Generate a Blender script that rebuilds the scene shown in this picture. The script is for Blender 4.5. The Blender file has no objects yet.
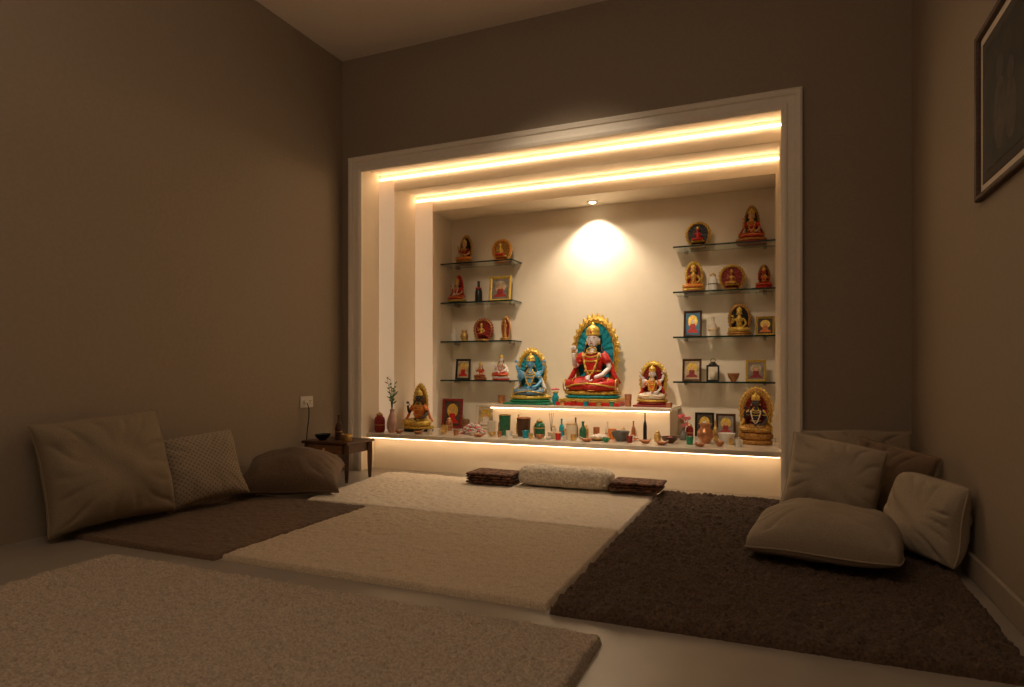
import bpy, bmesh, math, random
import numpy as np
from mathutils import Vector, Matrix, Euler, noise
random.seed(7); np.random.seed(7)
COL = bpy.context.scene.collection
PI = math.pi
bpy.context.scene.view_settings.view_transform = 'Standard'
bpy.context.scene.view_settings.look = 'None'

# ------------------------------------------------------------------ materials
MC = {}
def mat(name, col, rough=.6, metal=0, bump=0, scale=40, var=.12, col2=None, kind='noise',
        trans=0, sheen=0, emis=0, bdist=.002, detail=4, ior=1.45, coat=0):
    if name in MC: return MC[name]
    m = bpy.data.materials.new(name); m.use_nodes = True
    nt = m.node_tree; N = nt.nodes; L = nt.links
    b = N['Principled BSDF']
    b.inputs['Roughness'].default_value = rough
    b.inputs['Metallic'].default_value = metal
    b.inputs['IOR'].default_value = ior
    b.inputs['Transmission Weight'].default_value = trans
    b.inputs['Sheen Weight'].default_value = sheen
    b.inputs['Coat Weight'].default_value = coat
    tc = N.new('ShaderNodeTexCoord')
    def tex(k, sc):
        if k == 'voronoi':
            t = N.new('ShaderNodeTexVoronoi'); t.inputs['Scale'].default_value = sc; L.new(tc.outputs['Object'], t.inputs['Vector']); return t.outputs['Distance']
        if k == 'lattice':
            outs = []
            for ang in (PI/4, -PI/4):
                mp = N.new('ShaderNodeMapping'); mp.inputs['Rotation'].default_value = (0, ang, 0); L.new(tc.outputs['Object'], mp.inputs['Vector'])
                w = N.new('ShaderNodeTexWave'); w.inputs['Scale'].default_value = sc; w.inputs['Distortion'].default_value = 1.5; w.inputs['Detail'].default_value = 1
                L.new(mp.outputs[0], w.inputs['Vector']); outs.append(w.outputs['Fac'])
            mx = N.new('ShaderNodeMath'); mx.operation = 'MAXIMUM'; L.new(outs[0], mx.inputs[0]); L.new(outs[1], mx.inputs[1]); return mx.outputs[0]
        if k == 'wood':
            mp = N.new('ShaderNodeMapping'); mp.inputs['Scale'].default_value = (1, 8, 8); L.new(tc.outputs['Object'], mp.inputs['Vector'])
            t = N.new('ShaderNodeTexNoise'); t.inputs['Scale'].default_value = sc; t.inputs['Detail'].default_value = 6; L.new(mp.outputs[0], t.inputs['Vector']); return t.outputs['Fac']
        t = N.new('ShaderNodeTexNoise'); t.inputs['Scale'].default_value = sc; t.inputs['Detail'].default_value = detail
        L.new(tc.outputs['Object'], t.inputs['Vector']); return t.outputs['Fac']
    f = tex(kind, scale)
    r = N.new('ShaderNodeValToRGB'); L.new(f, r.inputs['Fac'])
    c1 = tuple(max(0, c*(1-var)) for c in col)+(1,)
    c2 = (tuple(col2)+(1,)) if col2 else tuple(min(1, c*(1+var)) for c in col)+(1,)
    r.color_ramp.elements[0].color = c1; r.color_ramp.elements[1].color = c2
    r.color_ramp.elements[0].position = .3; r.color_ramp.elements[1].position = .7
    L.new(r.outputs['Color'], b.inputs['Base Color'])
    if bump:
        bp = N.new('ShaderNodeBump'); bp.inputs['Strength'].default_value = bump; bp.inputs['Distance'].default_value = bdist
        L.new(f, bp.inputs['Height']); L.new(bp.outputs[0], b.inputs['Normal'])
    if emis:
        b.inputs['Emission Color'].default_value = tuple(col)+(1,)
        b.inputs['Emission Strength'].default_value = emis
    MC[name] = m
    return m

M_wall  = mat('wall_plaster', (.335,.272,.208), .75, bump=.12, scale=60, var=.04)
M_ceil  = mat('ceiling_paint', (.80,.70,.61), .8, bump=.1, scale=60, var=.03)
M_floor = mat('floor_tile', (.30,.26,.215), .32, scale=6, var=.07, bump=.03, coat=.1)
M_niche = mat('niche_paint', (.86,.75,.60), .65, scale=20, var=.015)
M_trim  = mat('trim_paint', (.93,.86,.76), .45, scale=50, var=.02)
M_stone = mat('counter_stone', (.74,.64,.51), .25, scale=9, var=.10, coat=.3)
M_gold  = mat('gold_paint', (.88,.48,.09), .32, metal=.35, bump=.8, scale=150, var=.5)
M_dgold = mat('antique_gold', (.48,.24,.06), .36, metal=.4, bump=.9, scale=150, var=.5)
M_red   = mat('red_paint', (.56,.024,.016), .4, scale=90, var=.4, bump=.3)
M_dred  = mat('dark_red_paint', (.27,.018,.014), .45, scale=90, var=.4, bump=.3)
M_orange= mat('orange_paint', (.76,.21,.03), .45, scale=90, var=.35, bump=.3)
M_teal  = mat('teal_paint', (.01,.29,.38), .4, scale=90, var=.45, bump=.3)
M_blue  = mat('blue_skin_paint', (.15,.42,.68), .4, scale=40, var=.2)
M_robeb = mat('blue_robe_paint', (.03,.18,.40), .4, scale=120, var=.4, bump=.4, col2=(.20,.32,.40))
M_green = mat('green_paint', (.03,.24,.12), .4, scale=90, var=.4, bump=.3)
M_pale  = mat('pale_skin_paint', (.85,.77,.78), .4, scale=40, var=.08)
M_tan   = mat('tan_skin_paint', (.70,.38,.20), .4, scale=40, var=.15)
M_dskin = mat('dark_skin_paint', (.05,.045,.05), .35, scale=40, var=.3)
M_black = mat('black_paint', (.015,.013,.012), .35, scale=40, var=.3)
M_white = mat('white_paint', (.80,.77,.72), .4, scale=40, var=.06)
M_cream = mat('cream_ceramic', (.68,.59,.46), .35, scale=40, var=.08)
M_wood  = mat('dark_wood', (.085,.035,.016), .4, kind='wood', scale=12, var=.4, bump=.1)
M_mwood = mat('mid_wood', (.22,.10,.045), .45, kind='wood', scale=12, var=.35, bump=.1)
M_copper= mat('copper', (.46,.20,.09), .35, metal=.6, scale=60, var=.25, bump=.1)
M_brass = mat('brass', (.62,.40,.14), .3, metal=.6, scale=60, var=.25, bump=.1)
M_grey  = mat('grey_stoneware', (.14,.135,.13), .4, scale=60, var=.2)
M_dgreen= mat('dark_green_glaze', (.03,.14,.07), .25, scale=60, var=.3)
M_leaf  = mat('leaf', (.05,.18,.03), .5, scale=60, var=.4)
M_pink  = mat('pink_petal', (.72,.16,.18), .6, scale=60, var=.3)
M_petal = mat('white_petal', (.78,.67,.58), .6, scale=60, var=.2)
M_wax   = mat('wax', (.80,.70,.52), .5, scale=30, var=.05)
M_glass = mat('shelf_glass', (.82,.92,.88), .03, trans=1, scale=5, var=.01, ior=1.3)
M_gedge = mat('shelf_glass_edge', (.012,.035,.03), .12, scale=20, var=.2)
M_metal = mat('brushed_metal', (.45,.40,.34), .35, metal=.9, scale=80, var=.1)
M_plast = mat('white_plastic', (.80,.76,.70), .35, scale=30, var=.03)
M_clay  = mat('terracotta', (.45,.18,.08), .7, scale=60, var=.25, bump=.2)
LEDC = (1.0,.70,.41)
M_led   = mat('led_warm', LEDC, .5, scale=5, var=0, emis=13)
M_stepglow  = mat('step_face_glow', (1,.76,.50), .5, scale=5, var=0, emis=.26)  # weak emission imitating the brightness of the lit left step faces
M_ledc  = mat('led_warm_counter', LEDC, .5, scale=5, var=0, emis=10)
M_lens  = mat('spot_lens', (1,.86,.62), .5, scale=5, var=0, emis=12)

# ------------------------------------------------------------------ bmesh helpers
def box(bm, x0,x1,y0,y1,z0,z1, mi=0, M=None):
    vs = [bm.verts.new((x,y,z)) for x in (x0,x1) for y in (y0,y1) for z in (z0,z1)]
    if M is not None:
        for v in vs: v.co = M @ v.co
    for q in ((0,1,3,2),(4,6,7,5),(0,4,5,1),(2,3,7,6),(0,2,6,4),(1,5,7,3)):
        f = bm.faces.new([vs[i] for i in q]); f.material_index = mi
def lathe(bm, prof, seg=24, c=(0,0,0), sx=1, sy=1, mi=0, petals=0, pamp=.0, M=None):
    rings=[]
    for (r,z) in prof:
        ring=[]
        if r < 1e-5:
            v = bm.verts.new((c[0],c[1],c[2]+z)); ring=[v]
        else:
            for i in range(seg):
                a = 2*PI*i/seg
                rr = r*(1+pamp*(abs(math.cos(petals*a/2))-.5)) if petals else r
                ring.append(bm.verts.new((c[0]+rr*sx*math.cos(a), c[1]+rr*sy*math.sin(a), c[2]+z)))
        rings.append(ring)
        if M is not None:
            for v in ring: v.co = M @ v.co
    for a,b in zip(rings, rings[1:]):
        for i in range(seg):
            j=(i+1)%seg
            if len(a)==1 and len(b)==1: continue
            if len(a)==1: vs=[a[0],b[j],b[i]]
            elif len(b)==1: vs=[a[i],a[j],b[0]]
            else: vs=[a[i],a[j],b[j],b[i]]
            f=bm.faces.new(vs); f.material_index=mi
    if len(rings[0])>1:
        f=bm.faces.new(rings[0][::-1]); f.material_index=mi
    if len(rings[-1])>1:
        f=bm.faces.new(rings[-1]); f.material_index=mi
def ball(bm, c, r, mi=0, sub=2, rot=None):
    if not hasattr(r,'__len__'): r=(r,r,r)
    M = Matrix.Translation(Vector(c)) @ (rot.to_matrix().to_4x4() if rot else Matrix()) @ Matrix.Diagonal((r[0],r[1],r[2],1))
    d = bmesh.ops.create_icosphere(bm, subdivisions=sub, radius=1, matrix=M)
    for v in d['verts']:
        for f in v.link_faces: f.material_index=mi
def tube(bm, pts, rad, seg=8, mi=0, closed=False):
    pts=[Vector(p) for p in pts]; n=len(pts)
    if not hasattr(rad,'__len__'): rad=[rad]*n
    rings=[]
    up=Vector((0.13,0.27,.95)).normalized()
    for i,p in enumerate(pts):
        if closed: t=(pts[(i+1)%n]-pts[i-1])
        else: t=(pts[min(i+1,n-1)]-pts[max(i-1,0)])
        t.normalize()
        a=t.cross(up)
        if a.length<.05: a=t.cross(Vector((1,0,0)))
        a.normalize(); b=t.cross(a)
        rings.append([bm.verts.new(p+rad[i]*(math.cos(2*PI*k/seg)*a+math.sin(2*PI*k/seg)*b)) for k in range(seg)])
    rng = range(n) if closed else range(n-1)
    for i in rng:
        A=rings[i]; B=rings[(i+1)%n]
        for k in range(seg):
            f=bm.faces.new([A[k],A[(k+1)%seg],B[(k+1)%seg],B[k]]); f.material_index=mi
    if not closed:
        for r in (rings[0][::-1],rings[-1]):
            f=bm.faces.new(r); f.material_index=mi
def prism(bm, pts, z0, z1, mi=0, axis='z'):
    def P(p,h): return (p[0],p[1],h) if axis=='z' else (p[0],h,p[1])
    a=[bm.verts.new(P(p,z0)) for p in pts]; b=[bm.verts.new(P(p,z1)) for p in pts]
    n=len(pts)
    f=bm.faces.new(a[::-1]); f.material_index=mi
    f=bm.faces.new(b); f.material_index=mi
    for i in range(n):
        f=bm.faces.new([a[i],a[(i+1)%n],b[(i+1)%n],b[i]]); f.material_index=mi
def mk(name, bm, mats, parent=None, loc=(0,0,0), smooth=True, bevel=0, rot=None, recalc=True):
    if isinstance(bm, bpy.types.Mesh): me=bm
    else:
        if recalc: bmesh.ops.recalc_face_normals(bm, faces=bm.faces)
        me=bpy.data.meshes.new(name); bm.to_mesh(me); bm.free()
    if not isinstance(mats,(list,tuple)): mats=[mats]
    for m in mats: me.materials.append(m)
    if smooth:
        me.polygons.foreach_set('use_smooth',[True]*len(me.polygons))
    o=bpy.data.objects.new(name,me); COL.objects.link(o); o.location=loc
    if rot: o.rotation_euler=rot
    if parent: o.parent=parent
    if bevel:
        b=o.modifiers.new('bev','BEVEL'); b.width=bevel; b.segments=2; b.limit_method='ANGLE'
    return o
def smoothsharp(o,a=40):
    o.data.set_sharp_from_angle(angle=math.radians(a)); return o
def tag(o,label,cat,group=None):
    o['label']=label; o['category']=cat
    if group: o['group']=group
    return o
def struct(o): o['kind']='structure'; return o
def empty(name,loc,label,cat,group=None,rot=0):
    e=bpy.data.objects.new(name,None); COL.objects.link(e); e.location=loc; e.empty_display_size=.05
    e.rotation_euler=(0,0,rot)
    return tag(e,label,cat,group)

# ------------------------------------------------------------------ room constants
XL,XR,YB,YF,H = -2.67,.567,3.43,-1.3,2.70
NL,NR,NT = -2.51,.012,1.95
NB=4.18
def sbox(name,m,*b):
    bm=bmesh.new(); box(bm,*b); return struct(mk(name,bm,m,smooth=False))
sbox('floor',M_floor, XL-.1,XR+.1,YF-.1,NB+.1,-.1,0)
sbox('ceiling',M_ceil, XL-.1,XR+.1,YF-.1,NB+.1,H,H+.1)
sbox('wall_left',M_wall, XL-.1,XL,YF-.1,YB,0,H)
sbox('wall_right',M_wall, XR,XR+.1,YF-.1,YB,0,H)
sbox('wall_front',M_wall, XL,XR,YF-.1,YF,0,H)
bm=bmesh.new()
box(bm, XL-.1,NL-.03,YB,YB+.1,0,H); box(bm, NR+.03,XR+.1,YB,YB+.1,0,H); box(bm, NL-.03,NR+.03,YB,YB+.1,NT+.03,H)
struct(mk('wall_back',bm,M_wall,smooth=False))
Y1,Y2=3.62,3.89
S1,S2=1.976,1.886      # soffit heights (slightly above the lips so the strips sit in shallow coves)
bm=bmesh.new()
box(bm, NL-.12,NL,YB+.001,NB+.08,0,S1+.1)
box(bm, NL,-2.39,Y1,NB+.08,0,S1); box(bm, -2.39,-2.25,Y2,NB+.08,0,S2)
box(bm, NR,NR+.12,YB+.001,NB+.08,0,S1+.1)
box(bm, 0,NR,Y1,NB+.08,0,S1); box(bm, -.02,0,Y2,NB+.08,0,S2)
box(bm, NL,NR,YB+.001,NB+.08,S1,S1+.1)
box(bm, -2.39,0,Y1,Y1+.02,1.86,S1); box(bm, -2.39,0,Y1+.02,NB+.08,S2,S1)
box(bm, -2.25,-.02,Y2,NB+.08,1.77,S2)
box(bm, -2.25,-.02,NB,NB+.08,0,1.77)
struct(mk('wall_niche',bm,M_niche,smooth=False))
bm=bmesh.new()
prof=[(-.004,.0),(-.004,.018),(.012,.026),(.022,.026),(.026,.018),(.060,.018),(.064,.030),(.082,.036),(.092,.030),(.092,.0)]
rows=[]
for o_,d_ in prof:
    y=YB-d_
    rows.append([bm.verts.new(p) for p in ((NL-o_,y,0),(NL-o_,y,NT+o_),(NR+o_,y,NT+o_),(NR+o_,y,0))])
for a,b in zip(rows,rows[1:]):
    for i in range(3): bm.faces.new([a[i],a[i+1],b[i+1],b[i]])
struct(mk('trim_1',bm,M_trim,smooth=False))
def baseb(name,pts):
    bm=bmesh.new(); box(bm,*pts); return struct(mk(name,bm,M_wall,smooth=False,bevel=.004))
baseb('baseboard_right',(XR-.014,XR,YF,YB-.014,0,.075))
baseb('baseboard_back',(NR+.093,XR,YB-.014,YB,0,.075))

def strip(m,lab,*b):
    bm=bmesh.new(); box(bm,*b); return tag(mk('led_strip',bm,m,smooth=False),lab,'led strip','recessed led strips of the niche')
strip(M_led,'warm white led strip along the outer ceiling step of the niche', NL+.01,NR-.005,Y1-.010,Y1-.001,1.942,1.949)
strip(M_led,'warm white led strip along the inner ceiling step of the niche', -2.38,-.005,Y2-.010,Y2-.001,1.850,1.857)
strip(M_stepglow,'added glowing panel imitating light on the outer niche step', NL+.001,-2.391,Y1-.005,Y1-.001,.2415,1.938)  # glowing sheets added over the left step faces to brighten them, no LEDs
strip(M_stepglow,'added glowing panel imitating light on the inner niche step', -2.389,-2.251,Y2-.005,Y2-.001,.2415,1.846)

CZ=.24
bm=bmesh.new()
prism(bm,[(NL+.001,3.47),(NR-.001,3.47),(NR-.001,3.619),(-.001,3.619),(-.001,3.889),(-.021,3.889),(-.021,4.179),(-2.249,4.179),(-2.249,3.889),(-2.389,3.889),(-2.389,3.619),(NL+.001,3.619)],CZ-.028,CZ)
ctr=tag(mk('altar_counter',bm,M_stone,smooth=False,bevel=.003),'long pale stone altar counter filling the lit wall niche','counter')
bm=bmesh.new(); box(bm,NL+.002,NR-.002,3.56,3.60,0,CZ-.029)
mk('front_panel',bm,M_niche,ctr,smooth=False)
strip(M_ledc,'warm led strip under the lip of the altar counter', NL+.01,NR-.01,3.500,3.512,CZ-.034,CZ-.029)
PZ=.43
bm=bmesh.new(); box(bm,-1.78,-.583,3.79,4.178,PZ-.02,PZ)
plat=tag(mk('display_platform',bm,M_stone,smooth=False,bevel=.003),'raised pale stone step standing on the altar counter','platform')
bm=bmesh.new(); box(bm,-1.76,-.60,3.84,4.17,CZ+.0005,PZ-.0205)
mk('front_panel',bm,M_niche,plat,smooth=False)
strip(M_ledc,'warm led strip under the lip of the raised step', -1.76,-.60,3.804,3.810,PZ-.026,PZ-.021)

SZ=[1.42,1.14,.862,.585]
def shelf(x0,x1,z):
    bm=bmesh.new(); box(bm,x0,x1,4.0,NB-.002,z-.010,z)
    bm.normal_update()
    for f in bm.faces: f.material_index = 0 if abs(f.calc_center_median().z-(z-.005))>.004 else 1
    o=mk('glass_shelf',bm,[M_glass,M_gedge],smooth=False)
    tag(o,'clear glass wall shelf with dark green edge holding statuettes','shelf','glass shelves in the niche')
    for xx in (x0+.06,x1-.06):
        b2=bmesh.new(); box(b2,xx-.01,xx+.01,4.11,NB-.001,z-.024,z-.0105)
        mk('bracket',b2,M_metal,o,smooth=False,bevel=.003)
for z in SZ:
    shelf(-2.249,-1.69,z); shelf(-.607,-.021,z)

e=empty('recessed_spotlight',(-1.14,4.07,1.77),'small round recessed spotlight in the niche ceiling','spotlight')
bm=bmesh.new(); lathe(bm,[(.022,-.001),(.034,-.001),(.036,-.004),(.032,-.006),(.022,-.005)],24); mk('ring',bm,M_white,e)
bm=bmesh.new(); lathe(bm,[(.021,-.001),(.021,-.007),(.014,-.011),(0,-.012)],20); mk('lens',bm,M_lens,e)

# ------------------------------------------------------------------ skinned figure templates
def skin(verts,edges,root=0,sub=1):
    me=bpy.data.meshes.new('t'); me.from_pydata([v[:3] for v in verts],edges,[])
    o=bpy.data.objects.new('t',me); COL.objects.link(o)
    s=o.modifiers.new('s','SKIN'); s.use_smooth_shade=True
    for i,v in enumerate(verts):
        d=me.skin_vertices[0].data[i]; r=v[3] if len(v)>3 else .05
        d.radius=(r, v[4] if len(v)>4 else r); d.use_root=(i==root)
    u=o.modifiers.new('u','SUBSURF'); u.levels=sub; u.render_levels=sub
    bpy.context.view_layer.update()
    dg=bpy.context.evaluated_depsgraph_get()
    res=bpy.data.meshes.new_from_object(o.evaluated_get(dg))
    res.materials.clear()
    bpy.data.objects.remove(o); return res
def addfeatures(me,fn):
    bm=bmesh.new(); bm.from_mesh(me); fn(bm); bm.to_mesh(me); bm.free(); return me
def fingers(bm,c,up,side,r=.012,l=.07):
    up=Vector(up).normalized(); side=Vector(side).normalized(); c=Vector(c)
    for k,(o,ll) in enumerate(((-.03,.8),(-.01,1),(.01,.95),(.03,.72))):
        p=c+side*o+up*.02
        tube(bm,[p,p+up*l*ll*.55,p+up*l*ll+Vector((0,-.01,0))],[r,r*.95,r*.6],6)
    p=c-side*.03-up*.02
    tube(bm,[p,p-side*.025+up*.02,p-side*.03+up*.045],[r*1.1,r,r*.7],6)
def head_feat(bm,hz=.775,hy=-.0):
    ball(bm,(0,hy-.003,hz),(.094,.100,.124),sub=3)
    tube(bm,[(0,hy-.098,hz+.02),(0,hy-.116,hz-.015),(0,hy-.098,hz-.022)],[.008,.014,.009],6)
    for s in (-1,1): ball(bm,(s*.096,hy+.005,hz-.005),(.014,.02,.034),sub=1)
torso=[(0,0,.10,.125,.10),(0,0,.28,.100,.08),(0,0,.46,.145,.095),(0,0,.58,.06),(0,0,.66,.046),(0,-.005,.74,.06),
       (.17,0,.53,.056),(.265,.0,.36,.042),(.19,-.20,.24,.033),(.08,-.26,.20,.036),
       (-.17,0,.53,.056),(-.275,-.04,.36,.042),(-.25,-.17,.50,.033),(-.25,-.19,.58,.040,.022)]
te=[(0,1),(1,2),(2,3),(3,4),(4,5),(2,6),(6,7),(7,8),(8,9),(2,10),(10,11),(11,12),(12,13)]
T_body=skin(torso,te)
def f1(bm):
    head_feat(bm); fingers(bm,(-.25,-.19,.60),(0,0,1),(-1,0,0)); fingers(bm,(.05,-.28,.20),(-1,-.1,.1),(0,.6,.8))
addfeatures(T_body,f1)
T_body4=skin(torso+[(.30,.05,.60,.042),(.33,.02,.76,.034),(-.33,.05,.62,.042),(-.37,.02,.76,.034)],te+[(6,14),(14,15),(10,16),(16,17)])
def f2(bm):
    f1(bm); fingers(bm,(.335,.02,.79),(0,0,1),(1,0,0)); fingers(bm,(-.375,.02,.79),(0,0,1),(-1,0,0))
addfeatures(T_body4,f2)
T_legs=skin([(0,0,.12,.17,.13),(.14,-.02,.10,.125),(.38,-.14,.09,.085),(.16,-.30,.07,.07),(-.06,-.33,.06,.05),
             (-.14,-.02,.10,.125),(-.38,-.14,.09,.085),(-.18,-.26,.07,.07),(0,-.27,.06,.05),(0,0,.26,.12,.10)],
            [(0,1),(1,2),(2,3),(3,4),(0,5),(5,6),(6,7),(7,8),(0,9)])
st=[(0,0,.95,.10,.08),(0,0,1.10,.095,.075),(0,0,1.28,.125,.085),(0,0,1.40,.05),(0,0,1.47,.043),(0,-.005,1.54,.055),
    (.15,0,1.35,.05),(.24,-.02,1.16,.038),(.18,-.16,1.02,.03),(.14,-.2,.98,.032),
    (-.15,0,1.35,.05),(-.25,-.03,1.18,.038),(-.22,-.16,1.32,.03),(-.22,-.18,1.40,.035,.02)]
T_stand=skin(st,te)
def f3(bm):
    head_feat(bm,1.585); fingers(bm,(-.22,-.18,1.42),(0,0,1),(-1,0,0)); fingers(bm,(.13,-.21,.96),(0,-.3,-1),(1,0,0))
addfeatures(T_stand,f3)
T_skirt=bmesh.new(); lathe(T_skirt,[(.20,0),(.21,.02),(.19,.2),(.155,.5),(.15,.8),(.14,.98),(.11,1.04)],36,petals=18,pamp=.10,sy=.75)
_m=bpy.data.meshes.new('t'); T_skirt.to_mesh(_m); T_skirt.free(); T_skirt=_m

def inst(tmpl,name,m,parent,s,z,y=0,x=0):
    me=tmpl.copy(); me.transform(Matrix.Translation((x,y,z))@Matrix.Scale(s,4))
    return mk(name,me,m,parent)

def halo(parent,w,z0,top,y,mborder,minner,style='arch',mflame=None,mbead=None,inner=.74):
    zc=z0+(top-z0)*(.52 if style=='arch' else .5); rz=top-zc
    def pt(a,k):
        c,s=math.cos(a),math.sin(a)
        pz = zc+rz*s*k if s>0 else zc+(zc-z0)*max(s*1.15,-1)
        if style=='arch' and s>.6: pz+= (s-.6)*rz*.10*k
        return (w/2*c*k,pz)
    n=72; a0=-.30*PI if style=='arch' else -.5*PI+.001; a1=PI-a0
    A_=[a0+(a1-a0)*i/n for i in range(n+1)]
    md=(inner+.90)/2
    bm=bmesh.new(); R=[]
    for a in A_:
        sc=.90+.02*abs(math.sin(9*a))
        o=pt(a,sc); q=pt(a,inner)
        R.append([bm.verts.new((q[0],y-.004,q[1])),bm.verts.new((q[0],y-.05*w,q[1])),bm.verts.new((pt(a,md)[0],y-.075*w,pt(a,md)[1])),bm.verts.new((o[0],y-.045*w,o[1])),bm.verts.new((o[0],y+.004,o[1]))])
    for A,B in zip(R,R[1:]):
        for k in range(5): bm.faces.new([A[k],A[(k+1)%5],B[(k+1)%5],B[k]])
    bm.faces.new(R[0]); bm.faces.new(R[-1][::-1])
    smoothsharp(mk('halo_border',bm,mborder,parent),35)
    bm=bmesh.new(); pts=[]; rad=[]
    m=217
    for i in range(m):
        a=a0+(a1-a0)*i/(m-1); kk=md+(.90-inner)*.22*math.sin(i*PI/4.5); p=pt(a,kk); pts.append((p[0],y-.076*w,p[1])); rad.append(w*.009)
    tube(bm,pts,rad,6); mk('halo_scroll',bm,mbead or mborder,parent)
    bm=bmesh.new(); R=[]
    for i in range(n*2+1):
        a=a0+(a1-a0)*i/(n*2); ph=(i%6)/6; k=.93+.10*(1-abs(2*ph-1))
        q=pt(a,.84); o=pt(a,k)
        R.append([bm.verts.new((q[0],y-.010,q[1])),bm.verts.new((o[0],y-.004,o[1])),bm.verts.new((o[0],y+.002,o[1])),bm.verts.new((q[0],y+.002,q[1]))])
    for A,B in zip(R,R[1:]):
        for k in range(4): bm.faces.new([A[k],A[(k+1)%4],B[(k+1)%4],B[k]])
    mk('halo_flames',bm,mflame or mborder,parent,smooth=False)
    bm=bmesh.new()
    P=[pt(a,inner+.03) for a in A_]
    cv=bm.verts.new((0,y-.002,zc)); cb=bm.verts.new((0,y+.005,zc))
    vs=[bm.verts.new((p[0],y-(.010*w*3 if i%4<2 else 0),p[1])) for i,p in enumerate(P)]; vb=[bm.verts.new((p[0],y+.005,p[1])) for p in P]
    for i in range(n):
        bm.faces.new([vs[i],vs[i+1],cv]); bm.faces.new([vb[i+1],vb[i],cb]); bm.faces.new([vs[i],vb[i],vb[i+1],vs[i+1]])
    bm.faces.new([vs[n],vs[0],cv]); bm.faces.new([vb[0],vb[n],cb]); bm.faces.new([vs[n],vb[n],vb[0],vs[0]])
    mk('halo_panel',bm,minner,parent,smooth=False)

def statue(label,loc,Ht,W,skin_m,robe,ped=None,hal=None,pose='sit',arms=2,rot=0,crown=None,hair=None,garl=0,scarf=None,group=None,pedh=.13,blouse=None):
    crown=crown or M_gold; hair=hair or M_black; garl=M_orange if garl==0 else garl
    e=empty('deity_statue',loc,label,'statue',group,rot)
    p=pedh*Ht
    bm=bmesh.new(); w=W*.47
    lathe(bm,[(w*.92,0),(w,.12*p),(w,.28*p),(w*.86,.36*p)],40,sy=.66)
    mk('pedestal_base',bm,ped[0],e)
    bm=bmesh.new()
    lathe(bm,[(w*.84,.36*p),(w*.98,.55*p),(w*.97,.8*p),(w*.84,p),(w*.5,p)],64,sy=.66,petals=20,pamp=.10)
    mk('lotus_seat',bm,ped[1],e)
    if pose=='sit':
        s=min((Ht-p)*(.90 if hal else .97)/1.03, W*1.06/.94)
        hz=.775
        inst(T_body4 if arms==4 else T_body,'body',skin_m,e,s,p-.02*s,y=.02*s)
        inst(T_legs,'robe',robe,e,s,p-.015*s,y=.02*s)
        dz=p-.02*s
    else:
        s=(Ht-p)*(.86 if hal else .95)/1.84; hz=1.585
        inst(T_stand,'body',skin_m,e,s,p)
        inst(T_skirt,'robe',robe,e,s,p-.002)
        dz=p
    oy=.02*s if pose=='sit' else 0
    def Z(z): return dz+z*s
    if blouse:
        bm=bmesh.new(); lathe(bm,[(.120*s,Z(.18)),(.112*s,Z(.27)),(.140*s,Z(.36)),(.163*s,Z(.44)),(.165*s,Z(.50)),(.125*s,Z(.555)),(.075*s,Z(.585))],36,c=(0,oy,0),sy=.80,petals=22,pamp=.03)
        mk('blouse',bm,blouse,e)
        bm=bmesh.new()
        for sgn in (-1,1):
            tube(bm,[(sgn*.10*s,oy,Z(.52)),(sgn*.17*s,oy,Z(.525)),(sgn*.215*s,oy-.005*s,Z(.46)),(sgn*.235*s,oy-.01*s,Z(.42))],[.05*s,.066*s,.064*s,.060*s],10)
        mk('sleeves',bm,blouse,e)
    bm=bmesh.new()
    lathe(bm,[(.096*s,Z(.060+hz)),(.112*s,Z(.074+hz)),(.114*s,Z(.090+hz)),(.098*s,Z(.102+hz)),(.104*s,Z(.125+hz)),(.096*s,Z(.165+hz)),(.072*s,Z(.198+hz)),(.040*s,Z(.215+hz)),(.030*s,Z(.225+hz)),(.034*s,Z(.238+hz)),(.014*s,Z(.252+hz)),(0,Z(.275+hz))],36,c=(0,oy,0),petals=14,pamp=.07)
    mk('crown',bm,crown,e)
    bm=bmesh.new(); ball(bm,(0,oy-.108*s,Z(.112+hz)),(.020*s,.012*s,.026*s),sub=1); mk('crown_gem',bm,M_red,e)
    bm=bmesh.new()
    ball(bm,(0,oy+.045*s,Z(hz+.02)),(.100*s,.080*s,.108*s),sub=2)
    for sgn in (-1,1):
        tube(bm,[(sgn*.080*s,oy+.05*s,Z(hz+.0)),(sgn*.125*s,oy+.03*s,Z(hz-.12)),(sgn*.155*s,oy-.01*s,Z(hz-.22)),(sgn*.165*s,oy-.05*s,Z(hz-.30))],[.022*s,.024*s,.022*s,.010*s],8)
    mk('hair',bm,hair,e)
    bm=bmesh.new()
    for sgn in (-1,1):
        ball(bm,(sgn*.037*s,oy-.093*s,Z(hz+.012)),(.017*s,.010*s,.008*s),1,sub=1)
        ball(bm,(sgn*.037*s,oy-.102*s,Z(hz+.012)),(.007*s,.004*s,.007*s),0,sub=1)
        tube(bm,[(sgn*.016*s,oy-.099*s,Z(hz+.032)),(sgn*.038*s,oy-.096*s,Z(hz+.038)),(sgn*.058*s,oy-.083*s,Z(hz+.032))],[.002*s,.003*s,.002*s],5,0)
    ball(bm,(0,oy-.095*s,Z(hz-.054)),(.022*s,.009*s,.008*s),2,sub=1)
    mk('face',bm,[M_black,M_white,M_red],e)
    bm=bmesh.new()
    for rr,zz,tt in ((.075,-.165,.011),(.10,-.215,.011),(.125,-.28,.012)):
        tube(bm,[(rr*s*math.cos(a),oy-(.045 if blouse else .03)*s+ -.085*s*(.5-.5*math.sin(a)) , Z(hz+zz)+ .05*s*math.sin(a)) for a in [2*PI*i/20 for i in range(20)]],tt*s,6,closed=True)
    wz=.30 if pose=='sit' else 1.03
    tube(bm,[(.125*s*math.cos(a),oy+.100*s*math.sin(a),Z(wz)) for a in [2*PI*i/24 for i in range(24)]],.018*s,6,closed=True)
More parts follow.
